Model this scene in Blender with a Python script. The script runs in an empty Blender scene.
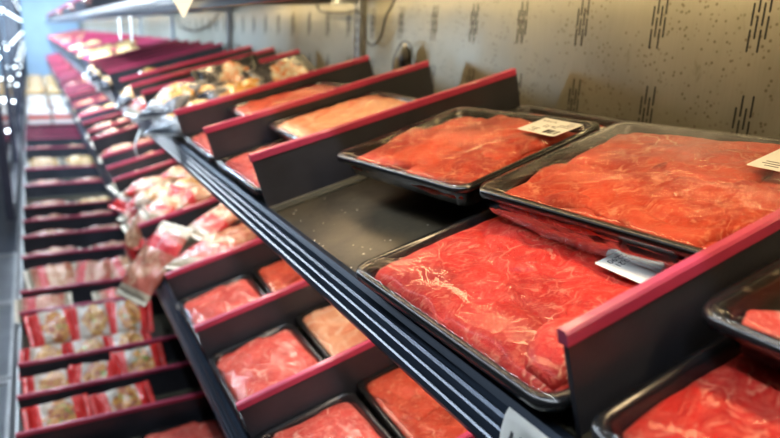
import bpy, bmesh, math, random
from mathutils import Vector, Matrix, noise
R = math.radians
C = bpy.context.scene.collection
H = 1.40                                   # camera height above the floor
TILT = R(15)

# ------------------------------------------------------------------ helpers
def link(name, bm, mats, parent=None, smooth=True):
    me = bpy.data.meshes.new(name); bm.to_mesh(me); bm.free()
    for m in (mats if isinstance(mats, (list, tuple)) else [mats]): me.materials.append(m)
    if smooth:
        for p in me.polygons: p.use_smooth = True
    o = bpy.data.objects.new(name, me); C.objects.link(o)
    if parent: o.parent = parent
    return o
def tag(o, label=None, cat=None, group=None, kind=None):
    if label: o['label'] = label
    if cat: o['category'] = cat
    if group: o['group'] = group
    if kind: o['kind'] = kind
    return o
def empty(name):
    o = bpy.data.objects.new(name, None); o.empty_display_size = .05; C.objects.link(o); return o
def copy_tree(o, parent=None):
    c = o.copy(); C.objects.link(c); c.parent = parent
    for ch in list(o.children): copy_tree(ch, c)
    return c
def box(bm, x0, x1, y0, y1, z0, z1, mi=0, bev=0):
    v = [bm.verts.new((x, y, z)) for x in (x0, x1) for y in (y0, y1) for z in (z0, z1)]
    fs = [bm.faces.new([v[i] for i in q]) for q in ((0,1,3,2),(4,6,7,5),(0,4,5,1),(2,3,7,6),(0,2,6,4),(1,5,7,3))]
    for f in fs: f.material_index = mi
    if bev:
        es = list({e for f in fs for e in f.edges})
        bmesh.ops.bevel(bm, geom=es, offset=bev, segments=2, affect='EDGES')
    return fs
def boxes(*args, bev=0):
    bm = bmesh.new()
    for a in args: box(bm, *a, bev=bev)
    return bm
def loft(bm, loops, mi=0, cap0=True, cap1=True, closed=True):
    vs = [[bm.verts.new(p) for p in l] for l in loops]
    n = len(vs[0])
    for a, b in zip(vs, vs[1:]):
        for i in range(n if closed else n-1):
            j = (i+1) % n
            f = bm.faces.new((a[i], a[j], b[j], b[i])); f.material_index = mi
    if cap0: bm.faces.new(list(reversed(vs[0]))).material_index = mi
    if cap1: bm.faces.new(vs[-1]).material_index = mi
    return vs
def tube(bm, pts, r, n=8):
    pts = [Vector(p) for p in pts]
    # catmull-rom resample
    q = []
    P = [pts[0]] + pts + [pts[-1]]
    for i in range(1, len(P)-2):
        for k in range(5):
            t = k/5
            q.append(.5*((2*P[i]) + (P[i+1]-P[i-1])*t + (2*P[i-1]-5*P[i]+4*P[i+1]-P[i+2])*t*t + (-P[i-1]+3*P[i]-3*P[i+1]+P[i+2])*t**3))
    q.append(pts[-1]); loops = []
    up = Vector((1, 0, 0))
    for i, p in enumerate(q):
        d = (q[min(i+1, len(q)-1)] - q[max(i-1, 0)]).normalized()
        a = d.cross(up)
        if a.length < .05: a = d.cross(Vector((0, 1, .2)))
        a.normalize(); b = d.cross(a)
        loops.append([p + r*(math.cos(t)*a + math.sin(t)*b) for t in [2*math.pi*k/n for k in range(n)]])
    loft(bm, loops)
def rrect(w, d, r, z, n=7, jit=None):
    pts = []
    r = min(r, w/2-.0005, d/2-.0005)
    for cx, cy, a0 in ((w/2-r, d/2-r, 0), (-w/2+r, d/2-r, 90), (-w/2+r, -d/2+r, 180), (w/2-r, -d/2+r, 270)):
        for k in range(n):
            a = R(a0 + 90*k/(n-1)); pts.append(Vector((cx + r*math.cos(a), cy + r*math.sin(a), z)))
        # straight run to the next corner
        nx = {0: (-w/2+r, d/2), 90: (-w/2, -d/2+r), 180: (w/2-r, -d/2), 270: (w/2, d/2-r)}[a0]
        s = pts[-1].copy(); e = Vector((nx[0], nx[1], z))
        for k in range(1, 8): pts.append(s.lerp(e, k/8))
    return pts

# ------------------------------------------------------------------ materials
class NT:
    def __init__(s, name):
        s.m = bpy.data.materials.new(name); s.m.use_nodes = True; s.t = s.m.node_tree; s.t.nodes.clear()
        s.out = s.n('ShaderNodeOutputMaterial')
    def n(s, typ, **kw):
        nd = s.t.nodes.new(typ)
        for k, v in kw.items():
            if k.startswith('i_'): nd.inputs[k[2:].replace('_', ' ')].default_value = v
            else: setattr(nd, k, v)
        return nd
    def l(s, a, b): s.t.links.new(a, b)
    def coords(s, scale=1, rnd=True, kind='Object'):
        tc = s.n('ShaderNodeTexCoord'); mp = s.n('ShaderNodeMapping'); mp.inputs['Scale'].default_value = (scale,)*3 if not isinstance(scale, tuple) else scale
        s.l(tc.outputs[kind], mp.inputs['Vector'])
        if rnd:
            oi = s.n('ShaderNodeObjectInfo'); m = s.n('ShaderNodeVectorMath', operation='SCALE'); m.inputs[0].default_value = (37, 53, 71)
            s.l(oi.outputs['Random'], m.inputs['Scale']); s.l(m.outputs[0], mp.inputs['Location'])
        return mp.outputs[0]
    def noise(s, vec, scale, detail=3, rough=.5, dist=0):
        nd = s.n('ShaderNodeTexNoise'); nd.inputs['Scale'].default_value = scale; nd.inputs['Detail'].default_value = detail
        nd.inputs['Roughness'].default_value = rough; nd.inputs['Distortion'].default_value = dist; s.l(vec, nd.inputs['Vector']); return nd.outputs['Fac']
    def ramp(s, fac, stops, interp='LINEAR'):
        nd = s.n('ShaderNodeValToRGB'); e = nd.color_ramp.elements; nd.color_ramp.interpolation = interp
        while len(e) < len(stops): e.new(.5)
        for el, (p, c) in zip(e, stops):
            el.position = p; el.color = (c, c, c, 1) if not isinstance(c, tuple) else (*c, 1)
        s.l(fac, nd.inputs['Fac']); return nd.outputs['Color']
    def mix(s, fac, a, b, mode='MIX'):
        nd = s.n('ShaderNodeMix', data_type='RGBA', blend_type=mode)
        for inp, v in ((nd.inputs[0], fac), (nd.inputs[6], a), (nd.inputs[7], b)):
            if isinstance(v, tuple): inp.default_value = (*v, 1)
            elif isinstance(v, (int, float)): inp.default_value = v
            else: s.l(v, inp)
        return nd.outputs[2]
    def math(s, op, a, b=0, clamp=False):
        nd = s.n('ShaderNodeMath', operation=op, use_clamp=clamp)
        for inp, v in ((nd.inputs[0], a), (nd.inputs[1], b)):
            if isinstance(v, (int, float)): inp.default_value = v
            else: s.l(v, inp)
        return nd.outputs[0]
    def bsdf(s, col, rough=.5, metal=0, coat=0, bump=None, bstr=.3, bdist=.002, spec=.5, coatr=.1, emit=None, estr=0, sss=0):
        b = s.n('ShaderNodeBsdfPrincipled')
        for inp, v in ((b.inputs['Base Color'], col), (b.inputs['Roughness'], rough), (b.inputs['Metallic'], metal), (b.inputs['Coat Weight'], coat)):
            if isinstance(v, tuple): inp.default_value = (*v, 1)
            elif isinstance(v, (int, float)): inp.default_value = v
            else: s.l(v, inp)
        b.inputs['Coat Roughness'].default_value = coatr; b.inputs['Specular IOR Level'].default_value = spec
        if emit: b.inputs['Emission Color'].default_value = (*emit, 1); b.inputs['Emission Strength'].default_value = estr
        if sss: b.inputs['Subsurface Weight'].default_value = sss; b.inputs['Subsurface Radius'].default_value = (.006, .002, .001); b.inputs['Subsurface Scale'].default_value = 1
        if bump is not None:
            bp = s.n('ShaderNodeBump'); bp.inputs['Strength'].default_value = bstr; bp.inputs['Distance'].default_value = bdist
            s.l(bump, bp.inputs['Height']); s.l(bp.outputs[0], b.inputs['Normal'])
        s.b = b; s.l(b.outputs[0], s.out.inputs[0]); return s.m

def plain(name, col, rough=.4, metal=0, coat=0, var=.25, vs=12, bstr=.15, spec=.5):
    t = NT(name); v = t.coords(1)
    f = t.noise(v, vs, 5, .6)
    c = t.mix(t.ramp(f, [(.3, 0.), (.7, 1.)]), tuple(x*(1-var) for x in col), tuple(min(1, x*(1+var)) for x in col))
    return t.bsdf(c, rough, metal, coat, bump=t.noise(v, 300, 2), bstr=bstr, bdist=.0004, spec=spec)

def meat(name, red, dark, fat, amount=.5, vein=.035, sc=1.):
    t = NT(name); v = t.coords(sc)
    # warp the coordinates so the fat runs in irregular seams
    nz = t.n('ShaderNodeTexNoise'); nz.inputs['Scale'].default_value = 22; nz.inputs['Detail'].default_value = 4; t.l(v, nz.inputs['Vector'])
    sub = t.n('ShaderNodeVectorMath', operation='SUBTRACT'); t.l(nz.outputs['Color'], sub.inputs[0]); sub.inputs[1].default_value = (.5, .5, .5)
    scl = t.n('ShaderNodeVectorMath', operation='SCALE'); t.l(sub.outputs[0], scl.inputs[0]); scl.inputs['Scale'].default_value = .07
    add = t.n('ShaderNodeVectorMath', operation='ADD'); t.l(v, add.inputs[0]); t.l(scl.outputs[0], add.inputs[1]); w = add.outputs[0]
    def vor(scale, lo, hi):
        vo = t.n('ShaderNodeTexVoronoi', feature='DISTANCE_TO_EDGE'); vo.inputs['Scale'].default_value = scale; t.l(w, vo.inputs['Vector'])
        return t.ramp(vo.outputs['Distance'], [(lo, 1.), (hi, 0.)])
    big = vor(15, .0, vein); small = vor(44, .0, .045)
    gate = t.ramp(t.noise(v, 19, 4, .6), [(.56-.09*amount, 0.), (.66-.05*amount, 1.)])
    gate2 = t.ramp(t.noise(v, 30, 3, .6), [(.53, 0.), (.60, 1.)])
    fm = t.math('MULTIPLY', big, gate); fs = t.math('MULTIPLY', t.math('MULTIPLY', small, gate2), .5)
    st = t.n('ShaderNodeMapping'); st.inputs['Scale'].default_value = (1, 2.2, 1); st.inputs['Rotation'].default_value = (0, 0, .6); t.l(w, st.inputs['Vector'])
    fleck = t.math('MULTIPLY', t.ramp(t.noise(st.outputs[0], 70, 3, .55), [(.60, 0.), (.68, 1.)]), .42)
    blot = t.ramp(t.noise(w, 15, 5, .55), [(.69, 0.), (.73, .7)])
    fatm = t.math('MAXIMUM', t.math('MAXIMUM', t.math('MAXIMUM', fm, fs), fleck), blot)
    grain = t.noise(w, 120, 5, .75)
    tone = t.ramp(t.noise(v, 10, 4, .62, .5), [(.36, dark), (.54, red), (.78, tuple(min(1, a*1.15+.03) for a in red))])
    base = t.mix(t.ramp(grain, [(.46, 0.), (.68, .5)]), tone, tuple(min(1, x*.6+y*.4) for x, y in zip(red, fat)))
    col = t.mix(t.math('MULTIPLY', fatm, .8), base, fat)
    bump = t.math('ADD', t.math('MULTIPLY', t.noise(w, 60, 6, .7), .8), t.math('ADD', t.math('MULTIPLY', grain, .25), t.math('MULTIPLY', fatm, .15)))
    return t.bsdf(col, .5, 0, .12, bump=bump, bstr=.9, bdist=.004, coatr=.2, sss=0, spec=.22)

M = {}
M['beef'] = meat('marbled_red_beef', (.64, .026, .015), (.36, .009, .006), (.90, .38, .22), .7, .022)
M['beef2'] = meat('orange_red_beef', (.64, .075, .034), (.36, .022, .012), (.88, .42, .25), .8, .03)
M['veal'] = meat('pale_veal', (.78, .36, .20), (.70, .17, .08), (.90, .66, .46), 2.2, .13)
M['pork'] = meat('pink_pork', (.62, .075, .050), (.40, .026, .018), (.85, .50, .38), 1.2, .05)
M['tray'] = plain('black_tray_plastic', (.012, .012, .013), .22, 0, .5, .3, 40, .1)
M['divider'] = plain('black_divider_plastic', (.030, .031, .040), .42, 0, 0, .35, 9, .25)
M['foot'] = plain('worn_olive_foot', (.075, .068, .045), .5)
M['red'] = plain('red_divider_edge', (.48, .045, .11), .36, 0, .2, .10, 25, .05)
M['black'] = plain('black_cable', (.01, .01, .012), .4)
M['white'] = plain('white_card', (.80, .80, .76), .5, var=.04)
M['steel'] = plain('painted_steel', (.30, .33, .37), .35, .6, 0, .15, 7)
M['dark'] = plain('dark_store_paint', (.035, .045, .065), .5)
M['pale'] = plain('pale_store_paint', (.34, .47, .60), .6, var=.12, vs=3)
M['floor'] = plain('store_floor_tile', (.16, .18, .2), .3, var=.3, vs=3)
M['wood'] = plain('brown_mullion', (.05, .055, .085), .4)
M['rail'] = plain('dark_glossy_price_rail', (.030, .042, .064), .28, .5, .1, .2, 10, .05)
M['railx'] = plain('steel_deck_nosing', (.42, .44, .46), .3, .7, 0, .2, 9)
M['ink'] = plain('black_print', (.03, .03, .035), .6)
M['pen'] = plain('faint_red_print', (.70, .42, .36), .6)
M['boxw'] = plain('white_carton', (.75, .68, .62), .5, var=.06)
M['boxr'] = plain('red_carton_band', (.62, .06, .04), .5)
def film_mat(name, haze, hazecol=(.8, .8, .8), base=.05):
    t = NT(name); v = t.coords(1)
    tr = t.n('ShaderNodeBsdfTransparent'); gl = t.n('ShaderNodeBsdfGlossy'); gl.inputs['Roughness'].default_value = .09
    bp = t.n('ShaderNodeBump'); bp.inputs['Strength'].default_value = .6; bp.inputs['Distance'].default_value = .003
    t.l(t.noise(v, 28, 3, .5, 1.2), bp.inputs['Height']); t.l(bp.outputs[0], gl.inputs['Normal'])
    lw = t.n('ShaderNodeFresnel'); lw.inputs['IOR'].default_value = 1.38; t.l(bp.outputs[0], lw.inputs['Normal'])
    mx = t.n('ShaderNodeMixShader'); t.l(t.math('ADD', t.math('MULTIPLY', lw.outputs[0], .40), .004), mx.inputs[0])
    t.l(tr.outputs[0], mx.inputs[1]); t.l(gl.outputs[0], mx.inputs[2]); last = mx.outputs[0]
    if haze:
        df = t.n('ShaderNodeBsdfDiffuse'); df.inputs['Color'].default_value = (*hazecol, 1)
        sx = t.n('ShaderNodeSeparateXYZ'); tc = t.n('ShaderNodeTexCoord'); t.l(tc.outputs['Object'], sx.inputs[0])
        g = t.math('MULTIPLY', t.ramp(t.noise(v, 13, 4, .6), [(.36, .1), (.66, 1.)]), t.ramp(t.math('ADD', t.math('MULTIPLY', sx.outputs[0], 5), .5), [(.3, 0.), (.75, 1.)]))
        m2 = t.n('ShaderNodeMixShader'); t.l(t.math('MULTIPLY', g, haze), m2.inputs[0]); t.l(last, m2.inputs[1]); t.l(df.outputs[0], m2.inputs[2]); last = m2.outputs[0]
    t.l(last, t.out.inputs[0]); return t.m
M['film'] = film_mat('clear_film', 0)
M['fog'] = film_mat('fogged_film', .20)
def metal_floor():
    t = NT('worn_dark_shelf_board'); v = t.coords(1, False)
    a = t.noise(v, 9, 6, .65, .5); b = t.noise(v, 60, 4, .6); c = t.noise(v, 190, 2)
    col = t.mix(t.ramp(a, [(.35, 0.), (.7, 1.)]), (.024, .019, .012), (.082, .064, .038))
    col = t.mix(t.ramp(b, [(.62, 0.), (.74, .5)]), col, (.12, .105, .07))
    return t.bsdf(col, t.ramp(a, [(.3, .5), (.7, .32)]), .1, 0, bump=c, bstr=.25, bdist=.0005)
M['board'] = metal_floor()
def wall_mat():
    t = NT('stained_galvanised_wall'); v = t.coords(1, False)
    st = t.coords((1, 60, 4), False)
    brushed = t.noise(st, 6, 3)
    big = t.noise(v, 5, 5, .6)
    vo = t.n('ShaderNodeTexVoronoi'); vo.inputs['Scale'].default_value = 115; vo.inputs['Randomness'].default_value = 1; t.l(v, vo.inputs['Vector'])
    drop = t.math('MULTIPLY', t.ramp(vo.outputs['Distance'], [(.14, 1.), (.32, 0.)]), t.ramp(t.noise(v, 16, 2), [(.42, 0.), (.52, 1.)]))
    sm = t.ramp(t.noise(t.coords((1, 1, .45), False), 38, 3, .6), [(.66, 0.), (.75, .6)])
    col = t.mix(t.ramp(big, [(.3, 0.), (.7, 1.)]), (.17, .160, .118), (.25, .236, .18))
    col = t.mix(t.math('MULTIPLY', brushed, .35), col, (.30, .29, .27))
    col = t.mix(t.math('MULTIPLY', t.math('MAXIMUM', drop, sm), .8), col, (.09, .07, .04))
    return t.bsdf(col, t.ramp(big, [(.3, .38), (.7, .5)]), .55, 0, bump=brushed, bstr=.08, bdist=.001)
M['wall'] = wall_mat()
M['slot'] = plain('dark_vent_recess', (.006, .006, .006), .8)

def pouch_mat(name, endc, back, food, food2, green=None, edge=.2, clear=False, band=None):
    """printed plastic pouch: coloured ends, printed food picture in the middle"""
    t = NT(name); v = t.coords(1)
    tc = t.n('ShaderNodeTexCoord'); sx = t.n('ShaderNodeSeparateXYZ'); t.l(tc.outputs['Generated'], sx.inputs[0])
    gx, gy = sx.outputs[0], sx.outputs[1]
    n1 = t.noise(v, 70, 4, .6); n2 = t.noise(v, 32, 3, .6, .5); n3 = t.noise(v, 95, 3)
    pic = t.mix(t.ramp(n1, [(.46, 0.), (.54, 1.)], ), food, food2)
    if green: pic = t.mix(t.ramp(n2, [(.58, 0.), (.64, 1.)]), pic, green)
    pic = t.mix(t.ramp(n3, [(.62, 0.), (.72, .7)]), pic, (.70, .60, .42))
    # picture occupies a ragged blob
    dx = t.math('ABSOLUTE', t.math('SUBTRACT', gx, .55)); dy = t.math('ABSOLUTE', t.math('SUBTRACT', gy, .45))
    r = t.math('ADD', t.math('MULTIPLY', dx, 1.6), t.math('ADD', dy, t.math('MULTIPLY', t.math('SUBTRACT', n2, .5), .7)))
    col = t.mix(t.ramp(r, [(.52, 1.), (.58, 0.)]), back, pic)
    if band:
        col = t.mix(t.ramp(t.math('ABSOLUTE', t.math('SUBTRACT', gx, .27)), [(.08, 1.), (.09, 0.)]), col, band)
    e = t.math('ABSOLUTE', t.math('SUBTRACT', gx, .5))
    col = t.mix(t.ramp(e, [(.5-edge, 0.), (.51-edge, 1.)]), col, endc)
    return t.bsdf(col, .17, 0, .5, bump=t.noise(v, 75, 4, .6, 1.2), bstr=.8, bdist=.005)
M['p_red'] = pouch_mat('red_ended_food_pouch', (.66, .025, .02), (.50, .42, .34), (.36, .09, .04), (.62, .30, .07), (.16, .26, .03), .22)
M['p_red2'] = pouch_mat('red_and_white_pouch', (.62, .03, .03), (.55, .46, .38), (.45, .16, .06), (.66, .38, .12), (.30, .36, .06), .16)
M['p_bacon'] = pouch_mat('clear_bacon_bag', (.52, .42, .30), (.48, .12, .08), (.50, .16, .10), (.62, .32, .20), None, .10, band=(.58, .02, .025))
M['p_bacon2'] = pouch_mat('clear_red_band_bag', (.50, .42, .30), (.50, .18, .11), (.52, .22, .12), (.66, .40, .24), None, .08, band=(.60, .03, .03))
M['p_gold'] = pouch_mat('white_frozen_pouch', (.03, .033, .045), (.09, .095, .11), (.50, .20, .04), (.70, .42, .10), (.45, .45, .42), .12)
M['p_dark'] = pouch_mat('black_frozen_pouch', (.02, .02, .025), (.035, .035, .04), (.55, .22, .10), (.55, .52, .42), (.45, .08, .06), .16)
M['p_pink'] = pouch_mat('pale_pink_poultry_pack', (.30, .07, .06), (.42, .15, .11), (.46, .16, .11), (.56, .28, .19), None, .06)
M['p_gilt'] = pouch_mat('golden_breaded_pack', (.55, .30, .10), (.66, .42, .18), (.62, .34, .12), (.78, .56, .30), None, .05)
M['cream'] = plain('cream_seal', (.66, .58, .45), .35, 0, .3)
M['sealr'] = plain('red_seal', (.62, .03, .025), .3, 0, .4)
def emit(name, col, s):
    t = NT(name); e = t.n('ShaderNodeEmission'); e.inputs[0].default_value = (*col, 1); e.inputs[1].default_value = s; t.l(e.outputs[0], t.out.inputs[0]); return t.m
M['led'] = emit('cool_led_reflection', (.80, .92, 1.), 12)  # glow standing in for reflections on the doors
M['led2'] = emit('canopy_diode', (.82, .92, 1.), 14)
M['creamglow'] = emit('warm_cream_glow', (1., .86, .60), 1.4)
def glass():
    t = NT('door_glass'); tr = t.n('ShaderNodeBsdfTransparent'); tr.inputs[0].default_value = (.9, .95, 1, 1); gl = t.n('ShaderNodeBsdfGlossy'); gl.inputs['Roughness'].default_value = .03
    fr = t.n('ShaderNodeFresnel'); fr.inputs['IOR'].default_value = 1.45; mx = t.n('ShaderNodeMixShader')
    t.l(fr.outputs[0], mx.inputs[0]); t.l(tr.outputs[0], mx.inputs[1]); t.l(gl.outputs[0], mx.inputs[2]); t.l(mx.outputs[0], t.out.inputs[0]); return t.m
M['glass'] = glass()

# ------------------------------------------------------------------ the three tiers
TOP = (.28, H-.254, TILT); MID = (.22, H-.576, TILT); DECK = (-.12, H-1.0, 0.0)
def mat(shelf, u, y, h=0, rot=0, pitch=0, rollx=0):
    x0, z0, t = shelf
    ux = Vector((math.cos(t), 0, math.sin(t))); nn = Vector((-math.sin(t), 0, math.cos(t)))
    p = Vector((x0, y, z0)) + ux*u + nn*h
    return Matrix.Translation(p) @ Matrix.Rotation(-t, 4, 'Y') @ Matrix.Rotation(R(rot), 4, 'Z') @ Matrix.Rotation(R(pitch), 4, 'Y') @ Matrix.Rotation(R(rollx), 4, 'X')
def put(o, shelf, u, y, h=0, rot=0, pitch=0, rollx=0):
    m = mat(shelf, u, y, h, rot, pitch, rollx); o.location = m.to_translation(); o.rotation_euler = m.to_euler(); return o

# ------------------------------------------------------------------ setting
WX = .775; Y0, Y1 = -.9, 13.0
bm = bmesh.new(); box(bm, WX, WX+.03, Y0, Y1, H-1.05, H+.62)
def slot(bm, y, z, l, w=.0023):
    pts = []
    for k in range(5): a = math.pi*k/4; pts.append((y + w/2*math.cos(a), z + l/2 - w/2 + w/2*math.sin(a)))
    for k in range(5): a = math.pi + math.pi*k/4; pts.append((y + w/2*math.cos(a), z - l/2 + w/2 + w/2*math.sin(a)))
    a = [bm.verts.new((WX-.0006, p, q)) for p, q in pts]; b = [bm.verts.new((WX+.001, p, q)) for p, q in pts]
    f = bm.faces.new(a); f.material_index = 1
    for i in range(len(a)): bm.faces.new((a[i], a[(i+1) % 10], b[(i+1) % 10], b[i])).material_index = 1
for k in range(-6, 82):
    yc = .498 + .147*k
    for zc in (H+.036, H-.089, H-.40, H-.525, H+.161, H+.286):
        for c in range(4):
            yy = yc + (1.5-c)*.0068*-1; dz = .0078 if c in (0, 2) else -.0078
            for s in (-1, 1): slot(bm, yy, zc + dz + s*.0155, .0272)
tag(link('wall_back', bm, [M['wall'], M['slot']], smooth=False), kind='structure')
tag(link('floor', boxes((-3.2, 1.0, -1.5, 30, -.05, 0)), M['floor']), kind='structure')
tag(link('ceiling', boxes((-3.2, 1.0, -1.5, 30, H+1.7, H+1.75)), M['dark']), kind='structure')
tag(link('wall_left', boxes((-3.25, -3.2, -1.5, 30, 0, H+1.7)), M['dark']), kind='structure')
tag(link('wall_far', boxes((-3.2, 1.0, 27, 27.1, 0, H+1.7)), M['pale'], smooth=False), kind='structure')
tag(link('wall_near', boxes((-3.2, 1.0, -1.6, -1.5, 0, H+1.7)), M['dark'], smooth=False), kind='structure')
# canopy roof over the case
tag(link('trim_1', boxes((-.16, WX+.03, Y0, Y1, H+.60, H+.64), (-.16, -.13, Y0, Y1, H+.44, H+.60)), M['steel'], smooth=False), kind='structure')
tag(link('trim_2', boxes((-.10, WX+.03, Y1, Y1+.03, 0, H+.64)), M['pale'], smooth=False), kind='structure')

# slotted wall uprights
def upright():
    bm = bmesh.new(); box(bm, -.012, -.0008, -.013, .013, -.95, .55)
    for k in range(60):
        for s in (-1, 1):
            box(bm, -.0126, -.0118, s*.006-.0022, s*.006+.0022, -.92+k*.0245, -.905+k*.0245, 1)
    for s in (-1, 1): box(bm, -.0165, -.012, s*.013-.0012, s*.013+.0012, -.95, .55)
    return tag(link('shelf_upright', bm, [M['steel'], M['slot']], smooth=False), None, 'upright')
up = upright()
ups = ['slotted steel upright on the back wall, behind the looped black cable',
       'blurred slotted steel upright farther left, beside the drooping blurred cable']
for i, y in enumerate((1.59, 2.89, 4.19, 5.49, 6.79)):
    o = up if i == 0 else copy_tree(up)
    o.location = (WX, y, H)
    o['label'] = ups[i] if i < 2 else 'far slotted steel upright lost in the glare at the end of the back wall'
    if i > 1: o['group'] = 'far uprights in the glare'

# cables
def cable(pts, r, label, name='cable'):
    bm = bmesh.new(); tube(bm, [(x, y, z+H) for x, y, z in pts], r)
    return tag(link(name, bm, M['black']), label, 'cable')
cable([(.748, 1.83, .16), (.748, 1.834, .10), (.748, 1.836, .082), (.75, 1.80, .067), (.75, 1.645, .062), (.752, 1.579, .066), (.752, 1.54, .051), (.752, 1.527, .014), (.752, 1.522, -.006), (.755, 1.487, -.017), (.755, 1.443, .005), (.75, 1.41, .051), (.748, 1.369, .086), (.748, 1.34, .16)], .0028,
      'black cable looping down the back wall in front of the slotted upright')
cable([(.76, 2.9, .14), (.755, 3.0, .09), (.755, 3.25, .03), (.755, 3.6, -.0), (.755, 3.9, .03), (.76, 4.0, .12)], .004, 'blurred dark cable drooping on the wall beside the farther upright')
cable([(.745, .50, .12), (.745, .478, .075), (.745, .462, .062), (.745, .44, .06), (.745, .40, .07)], .003, 'black cable curving into the top right corner of the wall')
cable([(.76, 1.38, -.09), (.752, 1.37, -.05), (.752, 1.345, -.018), (.75, 1.32, -.006), (.75, 1.29, -.012), (.752, 1.275, -.04), (.76, 1.27, -.06)], .0018, 'thin wire arching over the black clamp on the wall')
cl = empty('cable_clamp'); tag(cl, 'small black clamp with a painted highlight on the back wall under a wire', 'clamp')
cl.location = (.75, 1.31, H-.03)
bm = bmesh.new(); loft(bm, [[(a*s, b*s, z) for a, b in ((-.010, -.010), (-.010, .010), (.010, .010), (.010, -.010))] for z, s in ((-.035, 1.1), (-.01, 1.2), (.006, .9), (.014, .45))])
link('clamp_body', bm, M['black'], cl)
bm = bmesh.new(); box(bm, -.004, .004, -.020, .020, -.030, -.022, bev=.001); link('clamp_jaw', bm, M['black'], cl)
bm = bmesh.new(); bmesh.ops.create_uvsphere(bm, u_segments=10, v_segments=8, radius=.0045); bmesh.ops.translate(bm, vec=(-.002, 0, .016), verts=bm.verts); tag(link('clamp_highlight', bm, M['white'], cl), 'highlight painted as a white bead')  # white bead stands in for the highlight on the clamp

# ------------------------------------------------------------------ shelves with ridged price rails
def rail_profile(drop=.036):
    # (out, up) outline of the price rail, out is towards the shopper
    p = [(.006, .002), (.006, .008), (-.002, .0085), (-.006, .004), (-.0075, -.001), (-.0060, -.004), (-.0085, -.006), (-.0105, -.011), (-.0080, -.013), (-.0110, -.015), (-.0125, -.022), (-.0100, -.024), (-.0130, -.026), (-.0135, -.032), (-.0120, -drop), (-.0080, -drop-.002), (-.004, -drop+.002), (.002, -.010)]
    return p
def shelf(name, sh, length, y0, y1, label, th=.012, railmat='rail'):
    x0, z0, t = sh
    r = empty(name); r.location = (x0, 0, z0); r.rotation_euler = (0, -t, 0)
    tag(r, label, 'shelf')
    bm = bmesh.new(); box(bm, .002, length, y0, y1, -th, 0); link('shelf_board', bm, M['board'], r, False)
    bm = bmesh.new(); ct, st = math.cos(t), math.sin(t); loops = []
    for y in (y0, y1):   # rail hangs vertically although the board tilts
        loops.append([(a*ct + b*st, y, -a*st + b*ct) for a, b in rail_profile()])
    loft(bm, loops); o = link('price_rail', bm, M[railmat], r, False)
    y = .29
    while y < y1:
        bm = bmesh.new()
        loft(bm, [[(.03, y-.002, -th-.012), (.03, y+.002, -th-.012), (.03, y+.002, -th+.001), (.03, y-.002, -th+.001)],
                  [(length-.01, y-.002, -.05), (length-.01, y+.002, -.05), (length-.01, y+.002, -th+.001), (length-.01, y-.002, -th+.001)]])
        link('shelf_bracket', bm, M['steel'], r, False)
        y += 1.3
    return r
shelf('refrigerated_shelf', TOP, .500, Y0, Y1-.03, 'large black top shelf with the glossy ridged front rail crossing the picture')
shelf('refrigerated_shelf', MID, .555, Y0, Y1-.03, 'middle black shelf below the ridged rail, holding trays and bags between red-edged dividers')
UP = (.27, H+.075, R(7))
shelf('refrigerated_shelf', UP, .497, Y0, Y1-.03, 'uppermost shelf whose pale blurred front rail shows at the upper left edge')
# deck
d = empty('refrigerated_deck'); d.location = (-.12, 0, H-1.0); tag(d, 'lowest black deck of the case, a column of red-edged compartments at the far left', 'deck')
link('deck_board', boxes((0, .885, Y0, Y1-.03, -.02, 0)), M['board'], d, False)
bm = bmesh.new(); loft(bm, [[(a, y, b) for a, b in ((0, .012), (-.004, .016), (-.012, .016), (-.016, .012), (-.020, -.006), (-.028, -.012), (-.030, -.09), (-.02, -.09), (0, -.02))] for y in (Y0, Y1-.03)])
link('deck_nosing', bm, M['railx'], d, False)
link('kick_panel', boxes((0, .88, Y0, Y1-.03, -.40, -.02)), M['dark'], d, False)

# air grille panels beside the deck
def grille(y0, y1, label, group=None):
    r = empty('air_grille'); r.location = (-.15, y0, H-1.06); tag(r, label, 'grille', group)
    L = y1-y0-.012
    link('grille_frame', boxes((-.30, -.286, 0, L, -.02, .012), (-.014, -.001, 0, L, -.02, .012), (-.286, -.014, 0, .018, -.02, .012), (-.286, -.014, L-.018, L, -.02, .012), (-.29, -.01, 0.01, L-.01, -.03, -.025)), M['railx'], r, False)
    bm = bmesh.new(); n = int((L-.04)/.016)
    for k in range(n): box(bm, -.286, -.014, .022+k*.016, .029+k*.016, -.018, .008)
    link('grille_slats', bm, M['steel'], r, False)
ys = [.9, 1.5, 2.1, 2.75, 3.4]
for i in range(4):
    grille(ys[i], ys[i+1], ['nearest slatted steel air grille at the bottom left edge', 'slatted steel air grille at the left edge just below its bright seam', 'slatted steel air grille at the left edge just above the bright seam', 'farthest blurred steel air grille at the left edge'][i])
link('lower_bumper', boxes((-.50, -.15, .5, 13, H-1.4, H-1.10)), M['dark'], None, False)['kind'] = 'structure'
bpy.data.objects['lower_bumper'].name = 'trim_3'

# glass doors with glowing beads standing in for LED reflections, far down the aisle
def door_n(i, y):
    r = empty('door_%d' % i); tag(r, kind='structure'); r.location = (-.184, y, H-1.0)
    link('door_frame', boxes((-.02, .02, 0, .045, 0, 1.75), (-.02, .02, 1.485, 1.51, 0, 1.75), (-.02, .02, .045, 1.485, 0, .05), (-.02, .02, .045, 1.485, 1.70, 1.75)), M['wood'], r, False)
    link('door_glass', boxes((-.004, .004, .045, 1.485, .05, 1.70)), M['glass'], r, False)
    bm0 = None
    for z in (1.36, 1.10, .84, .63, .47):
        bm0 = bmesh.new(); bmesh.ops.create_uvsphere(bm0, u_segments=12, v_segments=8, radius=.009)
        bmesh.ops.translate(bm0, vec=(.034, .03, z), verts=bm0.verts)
        link('led_reflection', bm0, M['led'], r)
for i in range(14): door_n(i+1, 3.82+i*1.53)

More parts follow.
